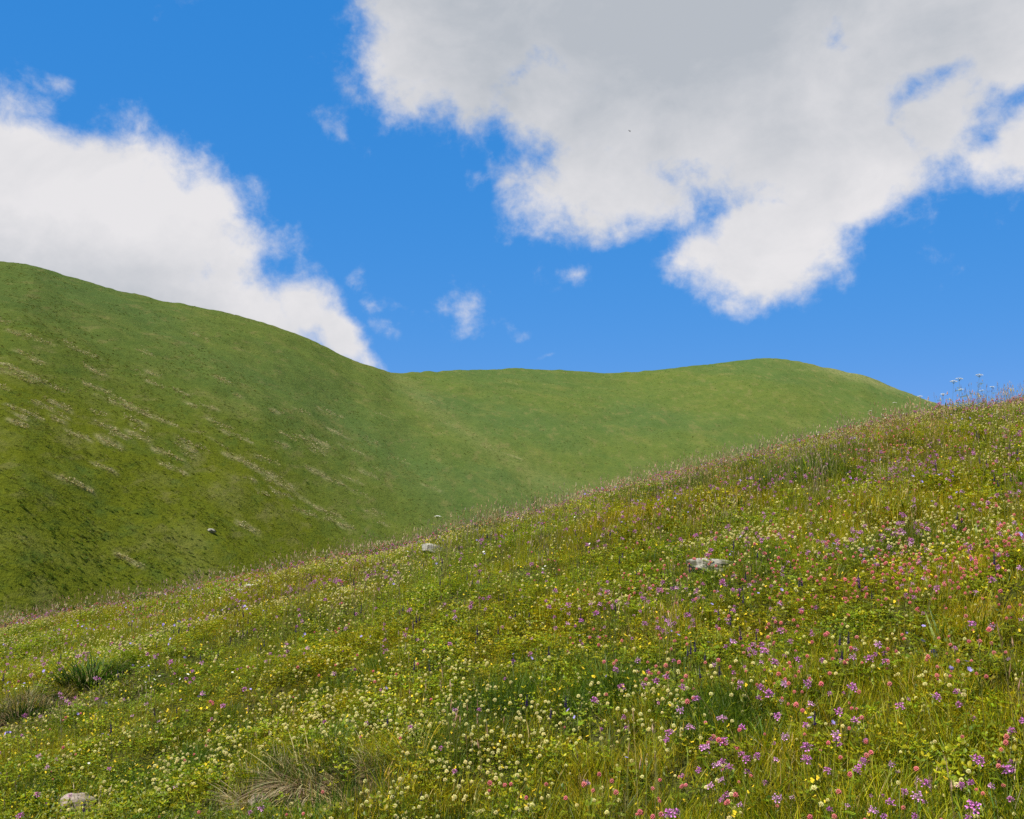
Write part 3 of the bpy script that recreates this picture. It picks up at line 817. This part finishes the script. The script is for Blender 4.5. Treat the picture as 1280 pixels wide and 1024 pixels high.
def plant(k, vi, loc, rot, s):
    st, hm, hp, lv, he = k.var[vi]
    root = new_obj(k.name, None, None, loc, rot, s)
    root.empty_display_size = 0.02
    w_ = where(loc)
    tag(root, k.label + ' ' + w_, k.cat, k.group + ' ' + w_)
    new_obj('stem', st, root)
    new_obj('flower_head', hm, root, hp, he)
    for m, p, e in lv: new_obj('leaf', m, root, p, e)
    return root
def in_view(P, m=0.0):
    d = P[:, 1] * CP + P[:, 2] * SP; v = (-P[:, 1] * SP + P[:, 2] * CP) / d; u_ = P[:, 0] / d
    return (np.abs(u_) < 640 / F + m) & (np.abs(v) < 512 / F + m) & (d > 0)
def sow(k, x, y, smin, smax, tilt=0.12, limit=300):
    keep = soil_at(x, y) < 0.25
    x, y = x[keep], y[keep]
    n = len(x); P = drop(x, y); s = rng.uniform(smin, smax, n); ro = rots(n, tilt); vi = rng.integers(0, len(k.var), n)
    top = P.copy(); top[:, 2] += 0.2 * s
    vis = in_view(top)
    # out of the crowd the nearest in view are plants of their own
    order = np.argsort(np.where(vis & (np.hypot(x, y) < 17), np.hypot(x, y) / s, 1e6))
    lim = min(limit, int((vis & (np.hypot(x, y) < 17)).sum()))
    for i in order[:lim]: plant(k, int(vi[i]), tuple(P[i]), tuple(ro[i]), float(s[i]))
    rest = order[lim:]
    if len(rest) > 0:
        scatter('more_' + k.name, P[rest], ro[rest], s[rest], vi[rest], k.joined, 'many more of the ' + k.short + ' too thick to count', k.cat)

K_CREAM = kind('cream_clover', 'small clover with round pale cream flower head', 'clover', 'cream clovers',
               [head_clover(400 + i, .0125 + .0012 * i, CREAM, CREAM2) for i in range(4)], [.15, .19, .22, .17], .0013, [leaf_trefoil(1, .024, LG), leaf_trefoil(2, .028, LG)], 3, .55)
K_CREAM.short = 'cream clovers'
K_PINK = kind('pink_sainfoin', 'slender plant with oval salmon pink flower head', 'wildflower', 'salmon pink flower heads',
              [head_clover(420 + i, .0115 + .001 * i, PINK if i != 2 else (0.66, .22, .22), PINK2, 1.4, 32) for i in range(4)], [.22, .26, .20, .28], .0013, [leaf_pinnate(1, .07, LG), leaf_pinnate(2, .085, LG)], 3, .5)
K_PINK.short = 'salmon pink flower heads'
K_PURP = kind('purple_betony', 'upright plant with ragged magenta purple flower whorl', 'wildflower', 'magenta purple whorled flowers',
              [head_betony(440 + i, .018 + .004 * i, PURP if i != 1 else (.52, .26, .44)) for i in range(3)], [.22, .27, .24], .0018, [leaf_lance(1, .05, LG, .26), leaf_lance(2, .06, LG, .26)], 4, .6)
K_PURP.short = 'magenta purple whorled flowers'
K_BLUE = kind('blue_cranesbill', 'open five-petalled violet blue flower', 'wildflower', 'violet blue cranesbills',
              [head_geranium(460 + i, .016 + .002 * i, BLUE) for i in range(3)], [.20, .25, .23], .0012, [leaf_palmate(1, .06, LG)], 3, .55, tilt=.75)
K_BLUE.short = 'violet blue cranesbills'
K_SPIKE = kind('indigo_sage', 'dark indigo upright flower spike', 'wildflower', 'dark indigo flower spikes',
               [head_spike(470 + i, .075 + .012 * i, .0105, INDIGO, (.04, .025, .09)) for i in range(3)], [.22, .28, .25], .0018, [leaf_lance(3, .05, LG, .24), leaf_lance(4, .045, LG, .24)], 4, .6, (0.07, 0.06, 0.04), .02)
K_SPIKE.short = 'dark indigo flower spikes'
K_YEL = kind('yellow_cinquefoil', 'low plant with tiny bright yellow flowers', 'wildflower', 'little yellow flowers',
             [head_yellow(480 + i, .0070, YEL, 5, 2 + i) for i in range(3)], [.13, .17, .20], .0009, [leaf_palmate(3, .04, LG), leaf_trefoil(4, .02, LG)], 2, .5, tilt=.6)
K_YEL.short = 'little yellow flowers'
K_DAISY = kind('white_daisy', 'white daisy with yellow centre', 'wildflower', 'white daisies',
               [head_daisy(490 + i, .013 + .002 * i) for i in range(2)], [.18, .22], .001, [leaf_lance(5, .05, LG, .25)], 2, .4, tilt=.6)
K_DAISY.short = 'white daisies'
K_ROSE = kind('pale_bistort', 'slender stalk with pale rose beige flower spike', 'wildflower', 'pale rose beige flower spikes',
              [head_spike(500 + i, .040 + .010 * i, .011, ROSE if i == 1 else (.70, .63, .38), (.70, .58, .42)) for i in range(3)], [.30, .36, .33], .0012, [leaf_lance(6, .09, LG, .22)], 2, .4, (0.13, 0.12, 0.05))
K_ROSE.short = 'pale rose beige flower spikes'
K_UMB = kind('white_umbel', 'tall stalk with flat lacy white flower umbel', 'wildflower', 'tall white umbels',
             [head_umbel(510 + i, .05 + .012 * i, (.74, .73, .66)) for i in range(2)], [.55, .65], .0022, [leaf_pinnate(7, .12, LG)], 3, .6)
K_UMB.short = 'tall white umbels'

def thin(n, r0, r1, fn, a0=-37, a1=37, brood=(1, 3), spread=.05):
    x, y = wedge(n, r0, r1, a0, a1)
    # thickest where the slope is rich and near, thinner towards the brow
    keep = rng.random(n) < np.clip(fn(x, y), 0, 1) * (1.0 - 0.50 * sstep(4.5, 12, np.hypot(x, y)))
    x, y = x[keep], y[keep]
    k = rng.integers(brood[0], brood[1] + 1, len(x))
    x, y = np.repeat(x, k), np.repeat(y, k)
    return x + rng.normal(0, spread, len(x)), y + rng.normal(0, spread, len(x))
def az_deg(x, y): return np.degrees(np.arctan2(x, y))
brow = lambda x, y: sstep(11, 16, y)
def patch(x, y, size, seed, off=0.0): return np.clip(fbm(x / size, y / size, seed, 4) + off, 0, 1)
sow(K_CREAM, *thin(84000, 2.3, 23, lambda x, y: 0.12 + 1.6 * patch(x, y, 1.1, 121, .05) + 1.0 * brow(x, y), brood=(1, 4)), .30, .64)
sow(K_PINK, *thin(66000, 2.3, 23, lambda x, y: (0.10 + 1.1 * patch(x, y, 1.3, 131, .04)) * (0.14 + 1.7 * sstep(-4, 22, az_deg(x, y))) * (1 - .72 * sstep(4.5, 7.5, np.hypot(x, y))) + .22 * brow(x, y), brood=(1, 3), spread=.07), .42, .76)
sow(K_PURP, *thin(44000, 2.4, 23, lambda x, y: (0.07 + 1.1 * patch(x, y, 1.2, 141, -.03)) * (0.30 + 1.0 * sstep(-6, 22, az_deg(x, y))) * (1 + .8 * sstep(5, 9, np.hypot(x, y))) + .12 * brow(x, y), brood=(1, 2), spread=.08), .38, .76)
sow(K_BLUE, *thin(9000, 2.4, 23, lambda x, y: 0.05 + 0.7 * patch(x, y, 1.3, 151, -.04) + .15 * brow(x, y), brood=(1, 2)), .42, .72)
sow(K_SPIKE, *thin(4200, 3.2, 22, lambda x, y: 0.10 + 0.8 * patch(x, y, 1.8, 161, -.02), brood=(1, 2)), .42, .70, .06)
sow(K_YEL, *thin(44000, 2.4, 23, lambda x, y: 0.16 + 1.2 * patch(x, y, 1.4, 171, .04), brood=(1, 3)), .34, .66)
sow(K_DAISY, *thin(6000, 3.0, 23, lambda x, y: (0.03 + 0.8 * patch(x, y, .9, 181, -.12)) * sstep(4, 7, y) + .35 * brow(x, y), brood=(1, 3)), .42, .75)
sow(K_ROSE, *thin(12000, 5.0, 23, lambda x, y: (0.03 + 0.5 * patch(x, y, 2.0, 191, -.05)) * sstep(8, 11, y) + .45 * brow(x, y), brood=(1, 2)), .5, .85, .08)
for (px, py, s) in ((906, 575, .95), (898, 578, .75), (1000, 552, .7), (1048, 545, .7), (1190, 524, .75), (1198, 521, .9), (1205, 523, .68), (1222, 518, .8), (1228, 520, .6), (1240, 516, .62), (1262, 512, .8), (1180, 526, .62), (1120, 533, .6), (1090, 538, .5), (1150, 530, .55), (960, 566, .7), (845, 596, .65), (780, 612, .6), (700, 632, .6), (548, 690, .6), (300, 775, .5), (310, 777, .5)):
    p = hit(px, py, 4, 26)
    if p: plant(K_UMB, random.randrange(2), tuple(p), (random.uniform(-.08, .08), random.uniform(-.08, .08), random.uniform(0, 6)), s)

# ------------------------------------------------------------------ rocks
def rock(name, label, pos, size, seed, mat, rot=0.0, sink=0.3, cat='rock'):
    import bmesh
    r = random.Random(seed); bm = bmesh.new(); bmesh.ops.create_icosphere(bm, subdivisions=4, radius=1.0)
    planes = [(Vector((r.gauss(0, 1), r.gauss(0, 1), r.gauss(0, .8))).normalized(), r.uniform(.62, .95)) for _ in range(16)] + [(Vector((0.1, 0.05, 1)).normalized(), .7)]
    for v in bm.verts:
        for nrm, d in planes:
            q = v.co.dot(nrm)
            if q > d: v.co -= nrm * (q - d) * 0.92
        k = 1 + 0.26 * float(fbm(v.co.x * 2.5 + seed, v.co.y * 2.5 + v.co.z * 1.7, seed % 7, 4))
        v.co = Vector((v.co.x * size[0] * k, v.co.y * size[1] * k, v.co.z * size[2] * k))
    me = bpy.data.meshes.new(name); bm.to_mesh(me); bm.free(); me.materials.append(mat)
    o = new_obj(name, me, None, (pos.x, pos.y, pos.z + size[2] * (1 - 2 * sink)), (0.05, 0.08, rot))
    tag(o, label, cat)
    return o
rock('boulder', 'flat pale limestone slab sunk in the flowery grass of the slope', hit(893, 713), (.21, .15, .075), 3, M_ROCK, .2, .36)
rock('boulder', 'small tan weathered stone half buried beside the eroded bank', hit(96, 1014), (.10, .08, .075), 8, M_ROCK2, .4, .32)
rock('boulder', 'pale rounded stone showing on the brow of the meadow', hit(542, 692), (.17, .13, .085), 12, M_ROCK, .1, .3)
rock('boulder', 'small brown stone bedded in the bare soil of the eroded bank', hit(322, 1012), (.06, .05, .045), 21, M_ROCK2, .9, .1)
rock('boulder', 'lone white stone lying on the lower flank of the left hill', hit(264, 666, 45), (.75, .42, .28), 15, M_ROCK, -.4, .1)

# ------------------------------------------------------------------ tussocks
def tussock(name, label, pos, nblade, L, wid, rad, pal, mat, seed, lean=(.15, .9), scale=1.0, cat='tussock'):
    r = random.Random(seed)
    root = new_obj(name, None, None, pos, (0, 0, r.uniform(0, 6)), scale); root.empty_display_size = .05
    shapes = []
    for i in range(8):
        mb = MB(); blade(mb, (0, 0, -.03), 0, L * r.uniform(.75, 1.15), wid * r.uniform(.7, 1.3), r.uniform(*lean), r.uniform(.5, 1.6), jit(r.choice(pal), .2, r), 6, r.uniform(-.4, .4))
        shapes.append(mb.mesh('leaf', mat))
    for i in range(nblade):
        a = r.uniform(0, 6.283); q = rad * math.sqrt(r.random())
        new_obj('leaf', r.choice(shapes), root, (q * math.cos(a), q * math.sin(a), 0), (0, r.uniform(-.15, .3), a + r.uniform(-.5, .5)), r.uniform(.7, 1.1))
    tag(root, label, cat)
    return root
DK = [(0.026, 0.062, 0.006), (0.036, 0.08, 0.008), (0.02, 0.05, 0.006), (0.06, 0.115, 0.010)]
tussock('sedge_tussock', 'dark green glossy sedge tussock with arching leaves beside the bank', hit(113, 853), 340, .26, .010, .19, DK, M_DARK, 61, scale=1.12)
tussock('sedge_tussock', 'smaller dark leafy sedge clump at the foot of the bank', hit(28, 892), 200, .20, .010, .17, DK, M_DARK, 62, scale=1.15)
tussock('hair_grass_tussock', 'fine deep green hair grass tussock rising among cream clovers', hit(765, 872), 150, .30, .005, .12, [G4, (0.06, .10, .012), G2], M_GRASS, 63, (.0, .5))
tussock('hair_grass_tussock', 'broad dark green grass tussock just below the brow with tall stems', hit(1015, 600), 170, .42, .007, .3, [G4, (0.045, .085, .014), G2], M_GRASS, 64, (.0, .5))
tussock('hair_grass_tussock', 'arching olive green grass tussock near the eroded bank', hit(520, 950), 150, .34, .005, .16, [G3, G1, (.13, .14, .03)], M_GRASS, 65, (.2, .9))
tussock('straw_tussock', 'thick brown dead grass mat drooping over the dark hollow of the bank', hit(382, 972), 200, .24, .006, .10, [(.24, .18, .10), (.30, .24, .13), (.17, .12, .07)], M_DRY, 69, (.9, 1.6), 1.2)
tussock('straw_tussock', 'dead straw tussock hanging over the eroded bank', hit(392, 984), 170, .26, .005, .13, [STRAW, (.26, .20, .11), (.19, .14, .08)], M_DRY, 66, (.5, 1.3), 1.25)
tussock('straw_tussock', 'dry tan grass tuft on bare soil with a stone nearby', hit(335, 1006), 130, .20, .005, .13, [STRAW, STRAW2, (.26, .20, .11)], M_DRY, 67, (.4, 1.2), 1.25)
tussock('straw_tussock', 'bleached straw tuft at the lower end of the eroded bank', hit(440, 1004), 120, .22, .005, .12, [STRAW, STRAW2], M_DRY, 68, (.5, 1.2), 1.2)

# ------------------------------------------------------------------ the far hillside's cover
def far_tuft(seed, n, rad, h, pal, mat=M_FAR):
    r = random.Random(seed); mb = MB()
    for i in range(n):
        a = r.uniform(0, 6.283); q = rad * math.sqrt(r.random())
        blade(mb, (q * math.cos(a), q * math.sin(a), -.05), a, h * r.uniform(.6, 1.2), rad * .22, r.uniform(.1, .8), r.uniform(.2, 1.0), jit(r.choice(pal), .2, r), 2)
    return mb.mesh('far_tuft', mat)
FP = [(0.106, 0.126, 0.018), (0.095, 0.120, 0.019), (0.122, 0.130, 0.026)]
ft = [far_tuft(700 + i, 26, .30, .24, FP) for i in range(4)]
ft += [far_tuft(710 + i, 26, .30, .24, [(0.15, .145, .05), (.125, .13, .035)]) for i in range(2)]
ft += [far_tuft(715 + i, 24, .26, .26, [(0.07, .11, .018), (.08, .115, .022)]) for i in range(2)]
nf = 52000
a = np.radians(rng.uniform(-30, 24, nf)); r0 = np.interp(a, _fine, _R0); r1 = np.interp(a, _fine, _R1)
r_ = r0 * 0.96 + (r1 - r0 * 0.96) * rng.random(nf) ** 1.25
x, y = r_ * np.sin(a), r_ * np.cos(a)
cl = fbm(x / 7, y / 7, 201, 3)
keep = rng.random(nf) < np.clip(.45 + 1.3 * cl, .08, 1) * (1 - .6 * sstep(140, 260, r_))
x, y, cl = x[keep], y[keep], cl[keep]; n = len(x)
u = rng.random(n)
idx = np.where(u < .74, rng.integers(0, 4, n), np.where(u < .88, rng.integers(4, 6, n), rng.integers(6, 8, n)))
scatter('hill_grass', drop(x, y), rots(n, .25), rng.uniform(.35, .85, n), idx, ft, 'short tufted pasture grass covering the far hillside', 'grass')

# pale streaks of dry grass and stony turf on the left hill, lying along its sheep tracks
pale = [far_tuft(730 + i, 22, .26, .26, [(.40, .34, .18), (.34, .30, .13), (.50, .45, .30)], M_DRY) for i in range(2)]
pale += [far_tuft(735 + i, 18, .28, .22, [(.20, .19, .06), (.24, .21, .08)], M_DRY) for i in range(2)]
PX, PY = [], []
def streak(px, py, length, slope, dens, wid):
    n = int(length * dens)
    for i in range(n):
        t = rng.uniform(-.5, .5)
        ph = hit(px + length * t + rng.normal(0, 2), py + slope * length * t + rng.normal(0, wid), 45)
        if ph: PX.append(ph.x); PY.append(ph.y)
for (px, py, L) in STREAKS:
    streak(px, py, L, rng.uniform(.34, .5), 2.4 if px < 430 else 1.2, 1.6)
for i in range(len(TRACK) - 1):
    for q in range(26):
        t = rng.random(); p = TRACK[i].lerp(TRACK[i + 1], t)
        PX.append(p.x + rng.normal(0, .5)); PY.append(p.y + rng.normal(0, .5))
x, y = np.array(PX), np.array(PY); n = len(x)
scatter('hill_dry_grass', drop(x, y), rots(n, .3), rng.uniform(.3, .75, n), rng.integers(0, 4, n), pale, 'pale dry grass streaks along the tracks of the left hill', 'dry grass')

# dark leafy clumps on the low flank of the left hill
def leafy_clump(seed):
    r = random.Random(seed); mb = MB()
    for i in range(60):
        a = r.uniform(0, 6.283); q = .26 * math.sqrt(r.random()); zz = r.uniform(.02, .34) * (1 - .6 * q / .26)
        leaf(mb, (q * math.cos(a), q * math.sin(a), zz), a + r.uniform(-.8, .8), r.uniform(-.1, .9), r.uniform(.12, .22), r.uniform(.07, .12), jit(r.choice(((0.065, .12, .016), (.08, .13, .018), (.055, .10, .018))), .2, r))
    return mb.mesh('leafy_clump', M_FAR)
lc = [leafy_clump(750 + i) for i in range(4)]
cnt = 0
while cnt < 290:
    px = rng.uniform(-10, 400); py = rng.uniform(590, 765)
    if rng.random() > np.exp(-((px - 130) / 170) ** 2) * np.exp(-((py - 690) / 55) ** 2): continue
    if vnoise(px / 45, py / 22, 9) < -.12: continue
    p = hit(px, py, 45)
    if p is None or p.length < 60: continue
    o = new_obj('leafy_plant', lc[cnt % 4], None, tuple(p), (0, 0, rng.uniform(0, 6)), tuple(float(rng.uniform(.3, .75)) * q for q in (1, 1, .55)))
    tag(o, 'dark green leafy plant dotted on the low flank of the left hill', 'plant', 'dark leafy plants on the left hill')
    cnt += 1

# ------------------------------------------------------------------ the bird high over the meadow
mb = MB()
BC = (0.02, 0.02, 0.022)
tube(mb, [(-.20, 0, 0), (-.12, 0, .01), (0, 0, .0), (.12, 0, .01), (.17, 0, .02), (.21, 0, .015)], [.012, .03, .05, .035, .03, .004], BC, 8)
for s in (-1, 1):
    vs = [(.09, s * .03, .02), (.11, s * .25, .09), (.02, s * .52, .05), (-.03, s * .50, .05), (-.05, s * .25, .08), (-.08, s * .03, .02)]
    mb.add(vs + [(v[0], v[1], v[2] - .012) for v in vs], [(0, 1, 4, 5), (1, 2, 3, 4), (11, 10, 7, 6), (10, 9, 8, 7), (0, 6, 7, 1), (1, 7, 8, 2), (2, 8, 9, 3), (3, 9, 10, 4), (4, 10, 11, 5)], BC)
mb.add([(-.17, .02, .005), (-.34, .07, .01), (-.34, -.07, .01), (-.17, -.02, .005), (-.17, .02, -.008), (-.34, .07, -.003), (-.34, -.07, -.003), (-.17, -.02, -.008)], [(0, 1, 2, 3), (7, 6, 5, 4), (0, 4, 5, 1), (1, 5, 6, 2), (2, 6, 7, 3)], BC)
bm_ = mb.mesh('bird', M_DRY)
bd_ = pdir(787, 164) * 260
tag(new_obj('bird', bm_, None, tuple(bd_), (.25, .2, 2.4), 1.0), 'small dark bird flying under the large cloud', 'bird')
